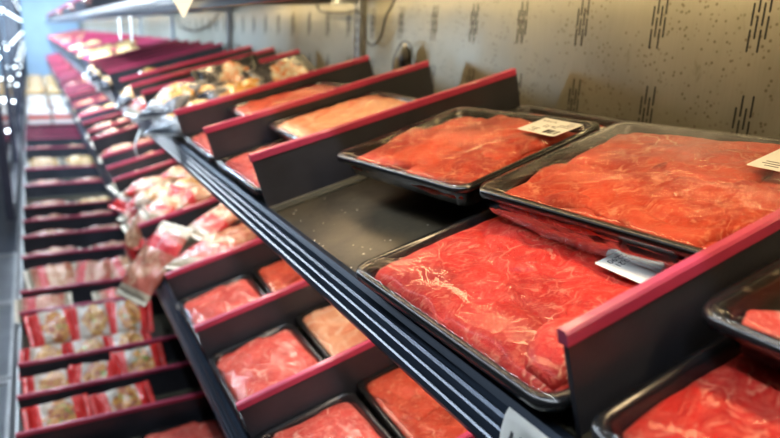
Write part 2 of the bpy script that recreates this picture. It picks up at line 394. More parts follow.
# ------------------------------------------------------------------ dividers
def make_divider(L, h=.09, th=.0045, two=True):
    r = empty('shelf_divider')
    bm = bmesh.new(); sl = .006
    # panel, front edge raked, rear upper corner cut
    prof = [(.002, 0), (L, 0), (L, h-.012), (L-.006, h-.005), (-sl*.2, h-.009), (.0, h*.5)]
    loft(bm, [[(a, y, b) for a, b in prof] for y in (-th/2, th/2)])
    link('panel', bm, M['divider'], r, False)
    bm = bmesh.new()
    cp = [(-.0042, h-.011), (-.0046, h-.002), (-.0030, h), (.0030, h), (.0046, h-.002), (.0042, h-.011)]
    loft(bm, [[(x, a, b) for a, b in cp] for x in (-.003, L-.002)]); link('red_edge', bm, M['red'], r, False)['label'] = 'red plastic edge'
    bm = bmesh.new(); fp = [(-.019, 0), (-.019, .0022), (-.004, .0032), (-.0022, .006), (.0022, .006), (.004, .0032), (.0125, .0022), (.0125, 0)]
    loft(bm, [[(x, a, b) for a, b in fp] for x in (.002, L-.01)]); link('foot', bm, M['foot'], r, False)
    return r
div_top = make_divider(.482); div_mid = make_divider(.53); div_deck = make_divider(.84, .09)
used = set()
def place_div(proto, sh, y, label, group=None, rot=0, u=0.004):
    if proto in used: o = copy_tree(proto)
    else: o = proto; used.add(proto)
    put(o, sh, u, y, .0004, rot); tag(o, label, 'divider', group); return o
rnd = random.Random(5)
topl = [(-.10, 'red-edged black divider at the right edge, past the nearest stacked trays'),
 (.258, 'nearest large red-edged black divider, crossing from lower middle to right edge'),
 (.888, 'red-edged black divider left of the bare patch of top shelf'),
 (1.172, 'second red-edged black divider left of the bare shelf patch'),
 (1.45, 'third red-edged black divider left of the bare shelf patch, right of the frozen pouches'),
 (1.93, 'red-edged divider directly behind the pile of frozen pouches on the top shelf'),
 (2.17, 'second red-edged divider beyond the frozen pouches on the top shelf'),
 (2.43, 'third red-edged divider beyond the frozen pouches on the top shelf'),
 (2.86, 'fourth red-edged divider beyond the frozen pouches on the top shelf'),
 (3.04, 'fifth red-edged divider beyond the frozen pouches on the top shelf')]
for y, l in topl:
    if y > 0: place_div(div_top, TOP, y, l, u=.010 if y < .3 else .004)
farT = []
y = 3.04
while y < 12.6:
    y += rnd.uniform(.16, .30); farT.append(y)
for y in farT: place_div(div_top, TOP, y, 'blurred red-edged divider in the dense far rows of the top shelf', 'far dividers of the top shelf', rnd.uniform(-1, 1))
midl = [(.516, 'nearest red-edged divider on the middle shelf, cut off at the bottom edge'),
 (.774, 'second nearest red-edged divider on the middle shelf, between four meat trays'),
 (1.041, 'third nearest red-edged divider on the middle shelf, above the pale veal tray'),
 (1.317, 'red-edged divider separating meat trays from bagged meat on the middle shelf'),
 (1.712, 'red-edged divider between two heaps of bagged meat on the middle shelf'),
 (2.30, 'red-edged divider behind the big heap of bags on the middle shelf'),
 (2.516, 'second red-edged divider beyond the heap of bags on the middle shelf'),
 (2.757, 'third red-edged divider beyond the heap of bags on the middle shelf')]
for y, l in midl: place_div(div_mid, MID, y, l)
y = 3.224
farM = [3.224, 3.468, 3.785, 4.11, 4.59]
y = 4.59
while y < 12.5: y += rnd.uniform(.24, .42); farM.append(y)
for y in farM: place_div(div_mid, MID, y, 'blurred red-edged divider in the far rows of the middle shelf', 'far dividers of the middle shelf', rnd.uniform(-1, 1))
deckl = [(1.533, 'lowest red-edged divider in the bottom left corner of the deck'),
 (1.712, 'second red-edged deck divider from the bottom left'),
 (1.898, 'third red-edged deck divider from the bottom left, below two layers of red pouches'),
 (2.278, 'fourth red-edged deck divider from the bottom left, behind two layers of red pouches'),
 (2.478, 'fifth red-edged deck divider, in front of the large pink bags'),
 (2.885, 'sixth red-edged deck divider, just behind the large pink bags'),
 (3.18, 'seventh red-edged deck divider, second behind the large pink bags'),
 (3.46, 'eighth red-edged deck divider, third behind the large pink bags')]
for y, l in deckl: place_div(div_deck, DECK, y, l, u=.002)
farD = [3.731, 4.275, 4.79, 5.63, 6.15, 6.35, 6.55, 6.75, 7.05]
for y in farD: place_div(div_deck, DECK, y, 'blurred red-edged divider in the far rows of the deck', 'far dividers of the deck', u=.002)

# ------------------------------------------------------------------ meat trays
def tray_bm(w, d, hgt=.034):
    bm = bmesh.new(); r = .019
    prof = [(.034, .0), (.030, .0), (.022, .012), (.016, hgt-.006), (.0135, hgt-.002), (.012, hgt), (.003, hgt+.0006), (.0006, hgt-.0006), (0, hgt-.003), (0, hgt-.007), (.0022, hgt-.0075)]
    inner = [(.0035, hgt-.004), (.010, hgt-.0035), (.0175, hgt-.010)]
    loops = []
    # inside floor -> inside wall -> rim -> outside wall -> base
    ins = [(.040, .0022), (.024, .0022), (.019, .005), (.012, hgt-.008), (.009, hgt-.002), (.0078, hgt), (.0035, hgt+.0004), (.0008, hgt-.0008), (0, hgt-.003), (0, hgt-.0075), (.0022, hgt-.008), (.0026, hgt-.004), (.0065, hgt-.0035), (.0095, hgt-.010), (.0165, .004), (.0215, 0.), (.035, 0.)]
    for k, (i, z) in enumerate(ins):
        l = rrect(w-2*i, d-2*i, max(.006, r-i*.2), z)
        if k in (2, 3, 13, 14):      # fluted wall
            for q, p in enumerate(l):
                s = 1 + (.006 if q % 2 else -.006)
                p.x *= s; p.y *= s
        loops.append(l)
    loft(bm, loops)
    return bm
def film_bm(w, d, z, dome, seed):
    bm = bmesh.new(); nr = 14; loops = []
    for k in range(nr+1):
        f = 1 - k/nr*.999
        l = rrect((w-.004)*f, (d-.004)*f, .018*f, z)
        for p in l:
            e = 1-f**6
            p.z += dome*e + (.0016*noise.noise(Vector((p.x*24, p.y*24, seed))) + .0006*noise.noise(Vector((p.x*90, p.y*50, seed))))*min(1, e*3)
        loops.append(l)
    # skirt folded over the rim
    sk = rrect(w+.0012, d+.0012, .019, z-.006); loops.insert(0, sk)
    loft(bm, loops, cap0=False, cap1=False)
    return bm
def slab_bm(w, d, th, seed, rough=.035, n=18, fold=0.0, sag=0.0):
    """an irregular piece of meat w x d x th with lobed outline, rounded edges and a rippled top"""
    bm = bmesh.new(); nt, nr = 110, 26; rings = []
    def outline(a):
        c, s = math.cos(a), math.sin(a)
        r = 1/((abs(c)/(w/2))**n + (abs(s)/(d/2))**n)**(1/n)
        return r*(1 + rough*noise.noise(Vector((c*1.6, s*1.6, seed))) + rough*.55*noise.noise(Vector((c*5, s*5, seed+9))) + rough*.2*noise.noise(Vector((c*14, s*14, seed+5))))
    outl = [outline(2*math.pi*i/nt) for i in range(nt)]
    def top(x, y, f):
        e = (1 - f**14)
        z = th*(.52 + .48*max(0, e)**.5)
        z += e*(.0042*noise.noise(Vector((x*17, y*17, seed))) + .0030*noise.noise(Vector((x*45, y*38, seed+3))) + .0007*noise.noise(Vector((x*120, y*110, seed))))
        if fold:   # creases between muscles
            c = noise.noise(Vector((x*13+2, y*13, seed+20))); z -= e*fold*math.exp(-(c/.06)**2)
        return max(z, .001) - sag*(x*x+y*y)/(w*w)*4
    for k in range(nr+1):
        f = 1 - (k/nr)
        f = 1-(1-f)**1.0 if f > 0 else 0
        f = math.sin(f*math.pi/2)
        ring = []
        for i in range(nt):
            a = 2*math.pi*i/nt; x = outl[i]*f*math.cos(a); y = outl[i]*f*math.sin(a)
            ring.append((x, y, top(x, y, f)))
            if k == nr: break
        rings.append(ring)
    base = [(p[0]*(1-.022/w), p[1]*(1-.022/d), 0 - sag) for p in rings[0]]
    v0 = [bm.verts.new(p) for p in base]; prev = v0
    bm.faces.new(list(reversed(v0)))
    for ring in rings[:-1]:
        cur = [bm.verts.new(p) for p in ring]
        for i in range(nt): bm.faces.new((prev[i], prev[(i+1) % nt], cur[(i+1) % nt], cur[i]))
        prev = cur
    c = bm.verts.new(rings[-1][0])
    for i in range(nt): bm.faces.new((prev[i], prev[(i+1) % nt], c))
    return bm
def xf(o, x=0, y=0, z=0, rz=0, rx=0, ry=0):
    o.location = (x, y, z); o.rotation_euler = (R(rx), R(ry), R(rz)); return o
def text_mesh(name, txt, size, parent, m, loc, rz, ext=.00005):
    cu = bpy.data.curves.new(name, 'FONT'); cu.body = txt; cu.size = size; cu.extrude = ext; cu.align_x = 'CENTER'; cu.align_y = 'CENTER'
    o = bpy.data.objects.new(name, cu); C.objects.link(o); dg = bpy.context.evaluated_depsgraph_get()
    me = bpy.data.meshes.new_from_object(o.evaluated_get(dg)); bpy.data.objects.remove(o)
    me.materials.clear(); me.materials.append(m)
    q = bpy.data.objects.new(name, me); C.objects.link(q); q.parent = parent; q.location = loc; q.rotation_euler = (0, 0, R(rz)); return q
def price_label(parent, x, y, z, rz, w=.062, d=.044, warm=True, style=0):
    bm = bmesh.new(); r = rrect(w, d, .002, 0, 3); loft(bm, [r, [p + Vector((0, 0, .0004)) for p in r]])
    o = link('price_label', bm, M['white'], parent, False); xf(o, x, y, z, rz); o['label'] = 'white printed price label'
    bm = bmesh.new(); rr = random.Random(int(x*1e4)+style)
    if style == 0:
        for k in range(22):
            a = -w*.42 + k*.0010
            if rr.random() < .65: box(bm, a, a+.0006, d*.16, d*.40, .0004, .00055)
        for k in range(3): box(bm, w*.10, w*.10+rr.uniform(.010, .02), d*(.18+.09*k), d*(.18+.09*k)+.0012, .0004, .00055)
        for k in range(4): box(bm, -w*.42, -w*.42+rr.uniform(.010, .02), -d*(.12+.09*k), -d*(.12+.09*k)+.0010, .0004, .00055)
    else:
        for k in range(5): box(bm, -w*.45, w*(.10+.08*rr.random()), d*(-.40+.11*k), d*(-.40+.11*k)+.0008, .0004, .00055)
    link('barcode_print', bm, M['ink'] if style == 0 else M['pen'], o, False)
    if style == 0:
        text_mesh('price_print', '16.73', .011, o, M['ink'], (-.002, -.001, .0005), 0)
        text_mesh('weight_print', '20,19 EUR', .006, o, M['ink'], (w*.22, -d*.33, .0005), 0)
    else:
        text_mesh('price_print', '10.21\n22.90', .0085, o, M['ink'], (w*.26, d*.12, .0005), 90)
    return o
seedc = [11]
def make_tray(w, d, pieces, film='film', name='meat_tray', hgt=.034, detail=True):
    """w along the shelf depth, d along the aisle; pieces = list of (mat, x, y, z, w, d, th, rz, fold)"""
    r = empty(name)
    link('tray', tray_bm(w, d, hgt), M['tray'], r)
    for (m, x, y, z, pw, pd, th, rz, fold) in pieces:
        seedc[0] += 7
        o = link('meat_slice', slab_bm(pw, pd, th, seedc[0]*.731, fold=fold), M[m], r); xf(o, x, y, z, rz)
    link('film', film_bm(w, d, hgt+.0014, .0045, seedc[0]), M[film], r)
    return r
TW, TD = .240, .288
# A: big marbled steak in the foreground
A = make_tray(TW, TD, [('beef', .004, -.001, .003, .221, .270, .030, 0, .0035)])
seedc[0] += 3
# rolled flap at the near front corner
bm = bmesh.new(); loops = []
for k in range(19):
    s = k/18; ang = -.3 + s*1.2
    c = Vector((-.100 + .092*s, -.112 + .014*math.sin(s*3.0), .0275 + .005*math.sin(s*math.pi)))
    rad = .0195*(math.sin(min(1, s*1.15+.08)*math.pi))**.45*(1+.1*noise.noise(Vector((s*5, 2, 1)))) + .001
    loops.append([c + Vector((0, rad*1.25*math.cos(t), rad*.62*math.sin(t)*(1+.12*math.sin(3*t)))) for t in [2*math.pi*j/20 for j in range(20)]])
loft(bm, loops); o = link('folded_flap', bm, M['beef'], A); o['label'] = 'rolled over corner of the steak'
price_label(A, .050, -.068, .0405, 88, .052, .046, style=1)
put(A, TOP, TW/2-.010, .4075, .0008, 1)
tag(A, 'black tray with one large bright red marbled steak, right in the foreground', 'meat tray')
# lower trays standing at the back
def back_tray(y, u, label, kind, rot=0):
    t = make_tray(TW, TD, [(kind, 0, 0, .003, .215, .255, .026, 0, .003)]); put(t, TOP, u, y, .0008, rot); tag(t, label, 'meat tray'); return t
b2 = back_tray(.712, .352, 'lower tray at the back wall, its label showing behind the labelled tray on top', 'beef2', 0)
price_label(b2, .045, -.10, .041, 95, .056, .040)
c2 = back_tray(.412, .355, 'lower black tray against the back wall, behind the big fogged tray', 'beef2')
# B: labelled tray resting on the one behind
B = make_tray(TW, .278, [('beef2', 0, 0, .003, .216, .250, .023, 0, .004), ('beef2', -.030, .045, .016, .14, .14, .017, 14, .004), ('beef2', .040, -.030, .014, .12, .16, .020, -10, .003), ('beef2', -.050, -.060, .015, .10, .11, .016, 8, .002)])
price_label(B, .064, -.098, .0415, 84, .068, .048)
put(B, TOP, .232, .694, .0375, 6)
tag(B, 'tray of orange-red sliced beef with white price label, jutting over the bare shelf patch', 'meat tray')
# C: fogged tray on top of the steak tray
Cc = make_tray(.242, .278, [('beef2', 0, 0, .003, .220, .252, .023, 0, .004), ('beef2', .048, .02, .016, .11, .19, .018, 6, .004), ('beef2', -.035, -.040, .015, .13, .15, .017, -12, .004), ('beef2', -.052, .062, .014, .10, .11, .016, 15, .003)], 'fog')
price_label(Cc, .052, -.100, .0415, 84, .064, .052)
# clear film hanging below the front rim
bm = bmesh.new(); loops = []
for k in range(41):
    y = -.112 + k*.0055; w = noise.noise(Vector((y*40, 3, 1)))*.003; dd = .012 + .009*math.sin((k/40)*math.pi) + .003*noise.noise(Vector((y*60, 1, 8)))
    loops.append([(-.1226, y, .028), (-.1245+w*.3, y, .022), (-.1235+w, y, .024-dd*.55), (-.1200+w, y, .024-dd)])
loft(bm, loops, cap0=False, cap1=False, closed=False); o = link('loose_film', bm, M['fog'], Cc); o['label'] = 'loose shiny film hanging under the front rim'
put(Cc, TOP, .268, .406, .0392, 5)
tag(Cc, 'large tray of orange beef under fogged film, stacked behind the big steak', 'meat tray')
# E / F: trays past the near divider
E_ = make_tray(TW, TD, [('beef', 0, 0, .003, .213, .262, .030, 0, .004)]); put(E_, TOP, TW/2-.002, .098, .0008, 0)
tag(E_, 'black tray of bright red beef in the bottom right corner, lower of two', 'meat tray')
F_ = make_tray(TW, TD, [('beef2', .010, -.038, .003, .205, .185, .027, 0, .004), ('pork', -.084, .102, .012, .026, .050, .013, 25, .002)]); put(F_, TOP, .215, .096, .0378, 0)
tag(F_, 'black tray overlapping the bottom right tray, with a pale scrap of meat in its corner', 'meat tray')
# small trays
def small(sh, u, y, kind, label, w=.15, d=.25, h=.0008, rot=0, two=True, name='meat_tray', pitch=0):
    pcs = [(kind, 0, 0, .003, w-.020, d-.022, .027, 0, .003)]
    if two: pcs.append((kind, -w*.08, d*.20, .018, w*.62, d*.44, .013, rnd.uniform(-25, 25), .001))
    t = make_tray(w, d, pcs, hgt=.030); put(t, sh, u, y, h, rot, pitch); tag(t, label, 'meat tray'); return t
small(TOP, .10, 1.030, 'pork', 'front tray of red meat in the first compartment left of the bare shelf patch', .20, .262)
small(TOP, .228, 1.028, 'veal', 'rear tray of orange meat in the first compartment left of the bare shelf patch', .24, .262, two=True, h=.036)
small(TOP, .10, 1.311, 'pork', 'front tray of red meat in the second compartment left of the bare shelf patch', .20, .262)
small(TOP, .228, 1.309, 'beef2', 'rear tray of orange meat in the second compartment left of the bare shelf patch', .24, .258, h=.036)
MW = .160
for y, k, k2, l, l2, rt in (
 (.645, 'pork', 'beef2', 'front tray of red pork slices at the bottom centre of the middle shelf', 'rear tray of orange meat on the middle shelf, right beneath the ridged rail', 0),
 (.907, 'pork', 'veal', 'front tray of pink meat with a pale seam, left of the bottom centre', 'rear tray of pale veal with orange muscle on the middle shelf', 0),
 (1.178, 'pork', 'beef2', 'front tray of smooth pink meat, farthest of the trays along the middle rail', 'rear tray of red meat parted by a pale fat seam on the middle shelf', 0)):
    small(MID, .083, y, k, l, MW, .252); small(MID, .262, y+.006, k2, l2, .19, .250, h=.002, rot=-2)
small(DECK, .36, 1.43, 'pork', 'tray of pink chops at the bottom edge, below the lowest deck divider', .20, .15)
small(DECK, .14, 1.43, 'tray' and 'pork', 'tray at the bottom edge, just left of the tray of pink chops', .20, .15)

# ------------------------------------------------------------------ pouches and bags
def pouch_bm(L, W, T, seed, bend=0.0, lump=.25):
    bm = bmesh.new(); nx, ny = 30, 16; top, bot = [], []
    for i in range(nx+1):
        a = i/nx*2-1; rt, rb = [], []
        for j in range(ny+1):
            b = j/ny*2-1
            e = max(0, 1-abs(a)**3.2)**.6*max(0, 1-abs(b)**2.6)**.5
            pin = 1 - .06*(1-abs(a)**2)*abs(b)
            x = a*L/2; y = b*W/2*pin*(1+.02*math.sin(a*9+seed))
            nz = noise.noise(Vector((x*30, y*30, seed))); n2 = noise.noise(Vector((x*75, y*60, seed+4)))
            sag = -bend*max(0, -a)**2
            rt.append((x, y, T*(.5*e*(1+lump*nz*1.6) + .07*n2*min(1, e*2)) + .0006 + sag))
            rb.append((x, y, -T*.35*e - .0006 + sag))
        top.append(rt); bot.append(rb)
    tv = [[bm.verts.new(p) for p in r] for r in top]; bv = [[bm.verts.new(p) for p in r] for r in bot]
    for i in range(nx):
        for j in range(ny):
            bm.faces.new((tv[i][j], tv[i+1][j], tv[i+1][j+1], tv[i][j+1])); bm.faces.new((bv[i][j], bv[i][j+1], bv[i+1][j+1], bv[i+1][j]))
    for i in range(nx):
        for j in (0, ny):
            q = (tv[i][j], bv[i][j], bv[i+1][j], tv[i+1][j]); bm.faces.new(q if j == 0 else tuple(reversed(q)))
    for j in range(ny):
        bm.faces.new((tv[0][j], tv[0][j+1], bv[0][j+1], bv[0][j])); bm.faces.new((tv[nx][j+1], tv[nx][j], bv[nx][j], bv[nx][j+1]))
    return bm
def seal_bm(W, l, seed):
    bm = bmesh.new(); n = 24; loops = []
    for i in range(5):
        x = i/4*l
        loops.append([(x + (.0012 if (j % 2 and i == 4) else 0), -W/2 + W*j/n, .0010*math.sin(j*.9+seed)*i/4 + s*.0005 + (.0006 if i % 2 else 0)) for s, rng in ((1, range(n+1)), (-1, range(n, -1, -1))) for j in rng])
    loft(bm, loops); return bm
def make_pouch(kind, seal, L=.17, W=.12, T=.04, seed=1., bend=0., name='food_pouch'):
    r = empty(name)
    link('bag', pouch_bm(L, W, T, seed, bend), M[kind], r)
    s = link('end_seal', seal_bm(W*.99, .012, seed), M[seal], r); s.location = (L/2-.002, 0, 0)
    s2 = link('end_seal', seal_bm(W*.99, .012, seed+2), M[seal], r); s2.location = (-L/2+.002, 0, -bend); s2.rotation_euler = (0, 0, math.pi)
    return r
def pouch(sh, u, y, h, kind, seal, label, L=.17, W=.12, T=.04, rot=0, pitch=0, roll=0, bend=0., group=None, name='food_pouch', cat='pouch'):
    seedc[0] += 1
    o = make_pouch(kind, seal, L, W, T, seedc[0]*1.37, bend, name); put(o, sh, u, y, h, rot, pitch, roll); tag(o, label, cat, group); return o
# deck, lowest compartments: red-ended pouches leaning in their bays
pouch(DECK, .088, 1.632, .042, 'p_red', 'sealr', 'lowest left red-ended pouch in the deck, near the bottom left corner', .132, .120, .045, 5, 0, 28)
pouch(DECK, .243, 1.628, .042, 'p_red', 'sealr', 'lone red-ended pouch to the right in the lowest pouch compartment of the deck', .132, .120, .045, 7, 0, 30)
pouch(DECK, .078, 1.81, .040, 'p_red2', 'sealr', 'leftmost red-ended pouch in the second compartment from the bottom', .118, .12, .045, 2, 0, 20)
pouch(DECK, .186, 1.81, .043, 'p_red', 'sealr', 'middle red-ended pouch in the second compartment from the bottom', .118, .12, .045, -8, 0, 25)
pouch(DECK, .308, 1.815, .050, 'p_red', 'sealr', 'upright right-hand red-ended pouch in the second compartment from the bottom', .125, .13, .04, 3, 0, 38)
for k, (u, l) in enumerate(((.068, 'left'), (.185, 'middle'), (.300, 'right'))):
    pouch(DECK, u, 1.995, .035, 'p_red2', 'sealr', l+' pouch of the lower front layer in the third deck compartment', .122, .13, .045, 5*k-3, 0, 20)
for k, (u, l) in enumerate(((.095, 'left'), (.208, 'middle'), (.315, 'right'))):
    pouch(DECK, u, 2.11, .085, 'p_red' if k != 1 else 'p_red2', 'sealr', l+' pouch of the upper back layer in the third deck compartment', .125, .155, .05, 8-7*k, 0, 26)
pouch(DECK, .07, 2.39, .05, 'p_bacon', 'cream', 'flat dark red clear pack lying left in the fourth deck compartment', .16, .12, .05, 0, 0, 20, name='meat_bag', cat='bag')
pouch(DECK, .33, 2.39, .04, 'p_bacon2', 'cream', 'pale clear pack lying in the middle of the fourth deck compartment', .18, .12, .05, 4, 0, 20, name='meat_bag', cat='bag')
pouch(DECK, .52, 2.39, .05, 'p_red', 'sealr', 'small orange-red pouch at the right of the fourth deck compartment', .15, .12, .05, 4, 0, 20)
for u, l, rt in ((.11, 'left large pink bag in the broad deck compartment', 3), (.25, 'second large pink bag in the broad deck compartment', -6), (.38, 'third large pink bag in the broad deck compartment, red band on top', 5)):
    pouch(DECK, u, 2.65, .052, 'p_bacon2' if rt > 0 else 'p_bacon', 'cream', l, .17, .20, .07, rt*2, 0, 14, name='meat_bag', cat='bag')
pouch(DECK, .52, 2.68, .055, 'p_bacon', 'cream', 'rightmost pink bag in the broad deck compartment, under the hanging bag', .2, .22, .08, -8, 0, 10, name='meat_bag', cat='bag')
for y, us in ((3.03, (.12, .37)), (3.32, (.12, .36, .58)), (3.60, (.12, .34))):
    for u in us:
        w = {3.03: 'first', 3.32: 'second', 3.60: 'third'}[y]
        c = {.12: 'leftmost', .37: 'right', .34: 'right', .36: 'middle', .58: 'right'}[u]
        pouch(DECK, u, y-.055, .040, 'p_pink', 'cream', '%s pale pink poultry pack in the %s row above the large pink bags' % (c, w), .20, .14, .06, rnd.uniform(-6, 6), 0, 8, name='poultry_pack', cat='pack')
for y in (3.86, 4.42, 4.93, 5.25, 5.76):
    for u in (.12, .36, .58):
        pouch(DECK, u, y, .040, 'p_pink' if rnd.random() < .6 else 'p_gilt', 'cream', 'blurred pale poultry pack in the far rows of the deck', .19, .16, .055, rnd.uniform(-8, 8), 0, 6, group='far poultry packs on the deck', name='poultry_pack', cat='pack')
# cartons and breaded packs at the far end of the deck
def carton(u, y, z=0, w=.2, d=.3, h=.14):
    r = empty('white_carton'); link('carton_body', boxes((-w/2, w/2, -d/2, d/2, 0, h), bev=.004), M['boxw'], r, False)
    bm = bmesh.new(); box(bm, -w/2-.001, w/2+.001, -d/2-.001, d/2+.001, h*.55, h*.80); link('red_band', bm, M['boxr'], r, False)
    put(r, DECK, u, y, z, rnd.uniform(-3, 3)); tag(r, 'white carton with a red band among the far cartons of the deck', 'carton', 'white and red cartons on the far deck')
for y in (7.55, 8.2, 8.9):
    for u in (.12, .36, .60): carton(u, y, .0005, .2, .4, .17)
for y in (9.8, 10.4, 11.0, 11.6, 12.2):
    for u in (.12, .36, .60):
        for z in (.06, .17):
            pouch(DECK, u, y, z, 'p_gilt', 'cream', 'golden breaded pack heaped at the far end of the deck', .22, .42, .085, rnd.uniform(-10, 10), 0, 5, group='golden packs at the far end of the deck', name='breaded_pack', cat='pack')
# middle shelf bags
pouch(MID, .155, 1.46, .048, 'p_bacon', 'cream', 'clear bacon bag with red band lying under the cream-edged bag on the middle shelf', .22, .17, .05, 35, 0, 0, name='meat_bag', cat='bag')
pouch(MID, .000, 1.56, .034, 'p_bacon', 'cream', 'cream-edged bag drooping over the middle rail beside the meat trays', .19, .16, .045, 198, 34, 0, bend=.0, name='meat_bag', cat='bag')
pouch(MID, .20, 1.56, .085, 'p_bacon', 'cream', 'cream-edged bag of dark red meat lying on top in the bagged meat compartment', .19, .13, .035, 12, -8, 0, name='meat_bag', cat='bag')
pouch(MID, .37, 1.53, .050, 'p_bacon2', 'cream', 'red and cream bag at the back, right under the ridged top rail', .24, .22, .06, -15, 0, 0, name='meat_bag', cat='bag')
heap = [(.045+.098*i, 1.785+.125*j, .034+rnd.uniform(-.004, .006), rnd.uniform(-35, 35), -6 if i == 0 else 0) for i in range(5) for j in range(4)]
heap += [(.085+.11*i, 1.835+.14*j, .072+rnd.uniform(-.004, .01), rnd.uniform(-50, 50), 0) for i in range(4) for j in range(3)]
for i, (u, y, h, rt, pt) in enumerate(heap):
    pouch(MID, u, y, h, 'p_bacon2' if i % 3 else 'p_red2', 'cream' if i % 3 else 'sealr', 'clear and red bag in the big blurred heap on the middle shelf', .135, .105, .042, rt, pt, rnd.uniform(-12, 12), group='bags in the big heap on the middle shelf', name='meat_bag', cat='bag')
pouch(MID, -.012, 1.80, .030, 'p_bacon2', 'cream', 'crumpled cream bag corner hanging off the middle rail below the big heap', .15, .12, .04, 0, -52, 0, bend=.02, name='meat_bag', cat='bag')
for y, us in ((2.40, (.07, .22)), (2.63, (.16, .30, .44)), (2.99, (.08, .22, .38))):
    for u in us:
        pouch(MID, u, y, .035, 'p_bacon2' if u != .22 else 'p_pink', 'cream', 'pale blurred bag between dividers just beyond the big heap on the middle shelf', .15, .16, .05, rnd.uniform(-9, 9), -3, 0, group='pale bags beyond the big heap on the middle shelf', name='meat_bag', cat='bag')
for y in (3.34, 3.62, 4.35, 4.85, 5.6, 6.4, 7.4, 8.6):
    for u in (.08, .22):
        pouch(MID, u, y, .045, 'p_pink' if rnd.random() < .6 else 'p_gilt', 'cream', 'tiny blurred pale pack in the far rows of the middle shelf', .15, .2, .06, rnd.uniform(-9, 9), -3, 0, group='far packs on the middle shelf', name='poultry_pack', cat='pack')
# top shelf frozen pouches
pouch(TOP, .050, 1.60, .040, 'p_gold', 'black', 'white and golden frozen pouch at the rail in the frozen pouch compartment', .17, .15, .05, 25, -8, 0, name='frozen_pouch')
pouch(TOP, .10, 1.76, .050, 'p_gold', 'black', 'silver frozen pouch leaning behind the golden one at the rail', .19, .15, .05, -20, -6, 12, name='frozen_pouch')
pouch(TOP, .20, 1.64, .050, 'p_gold', 'black', 'golden frozen pouch in the middle of the frozen pouch compartment', .18, .16, .055, 8, 0, 14, name='frozen_pouch')
pouch(TOP, .04, 1.70, .078, 'p_gold', 'black', 'frozen pouch with dark edge lying topmost over the rail', .15, .13, .035, 40, -16, 0, name='frozen_pouch')
pouch(TOP, .34, 1.68, .052, 'p_dark', 'black', 'dark frozen pouch with white lettering standing behind the golden ones', .17, .16, .05, 4, 0, 32, name='frozen_pouch')
pouch(TOP, .23, 1.80, .062, 'p_dark', 'black', 'dark frozen pouch leaning on the divider behind the golden ones', .17, .16, .04, 0, 0, 45, name='frozen_pouch')
pouch(TOP, .02, 2.06, .035, 'p_bacon2', 'white', 'white and brown pouch poking over the rail just beyond the frozen pouches', .11, .12, .05, 10, -16, 0, name='frozen_pouch')
pouch(TOP, .015, 2.30, .04, 'p_gold', 'white', 'white pouch poking over the rail, second beyond the frozen pouches', .11, .13, .05, -10, -16, 0, name='frozen_pouch')
pouch(TOP, .13, 2.66, .05, 'p_gold', 'white', 'small golden pouch standing in a nearly empty bay beyond the frozen pouches', .10, .16, .05, -10, 0, 0, name='frozen_pouch')
for y in (2.95, 3.4, 3.75):
    pouch(TOP, .012, y, .04, 'p_gold', 'white', 'crumpled white pouch at the rail of the far top shelf', .11, .13, .05, rnd.uniform(-10, 10), -16, 0, group='white pouches at the far top rail', name='frozen_pouch')
for y, us in ((4.1, (.10, .24)), (4.65, (.06, .17, .30)), (5.9, (.08, .2)), (7.6, (.08, .2)), (9.4, (.08, .2, .34)), (11.0, (.08, .2, .34))):
    for u in us: pouch(TOP, u, y, .075, 'p_gilt', 'cream', 'orange breaded pack rising above the far dividers of the top shelf', .13, .16, .06, rnd.uniform(-9, 9), 0, 0, group='orange packs on the far top shelf', name='breaded_pack', cat='pack')
# uppermost shelf contents, far left
for y in (2.6, 3.6, 5.0, 7.0):
    pouch(UP, .06, y, .05, 'p_pink', 'cream', 'blurred pale pack on the uppermost shelf', .15, .18, .06, rnd.uniform(-9, 9), 0, 0, group='packs on the uppermost shelf', name='poultry_pack', cat='pack')
div_up = make_divider(.48)
yy = 2.1
while yy < 12: 
    place_div(div_up, UP, yy, 'blurred red-edged divider on the uppermost shelf at the upper left', 'dividers on the uppermost shelf'); yy += .45

# ------------------------------------------------------------------ tickets and hanging tags
t = empty('price_ticket'); tag(t, 'white price ticket with black marks clipped to the ridged rail at the bottom edge', 'price ticket')
bm = bmesh.new()
prof = [(-.0090, .0075), (-.0125, .002), (-.0150, -.010), (-.0156, -.022), (-.0148, -.031)]
loops = [[(a, y, b) for a, b in prof] for y in (.0, .012, .030, .050, .070)]
loft(bm, loops, closed=False, cap0=False, cap1=False)
bmesh.ops.solidify(bm, geom=bm.faces[:], thickness=.0005)
link('ticket_card', bm, M['white'], t)
bm = bmesh.new()
rr = random.Random(3)
for y, z0, z1 in ((.060, -.004, -.012), (.056, -.007, -.010), (.050, -.003, -.008), (.047, -.006, -.013), (.040, -.004, -.009), (.036, -.008, -.013), (.028, -.005, -.012), (.022, -.004, -.010), (.014, -.006, -.013)):
    xx = -.0153
    vs = [bm.verts.new(p) for p in ((-.0142, y, z0), (-.0142, y-.003, z0-.001), (-.0162, y-.0032, z1), (-.0162, y, z1))]; bm.faces.new(vs)
bmesh.ops.solidify(bm, geom=bm.faces[:], thickness=.0004)
link('ticket_print', bm, M['ink'], t); t.location = (.28, .236, H-.254)
def hanging(x, y, z, L, label, w=.03, curve=.03, m='white', taper=1.0):
    bm = bmesh.new(); loops = []
    for k in range(9):
        s = k/8; ww = w*(1-(1-taper)*s)
        cx = -curve*math.sin(s*2.4)
        loops.append([(cx, -ww/2, -L*s), (cx, ww/2, -L*s), (cx+.0008, ww/2, -L*s), (cx+.0008, -ww/2, -L*s)])
    loft(bm, loops); o = link('shelf_tag', bm, M[m]); o.location = (x, y, H+z); tag(o, label, 'tag'); return o
hanging(.262, 2.02, -.285, .085, 'white curled strip hanging from the top rail over the middle shelf', .028, .02)
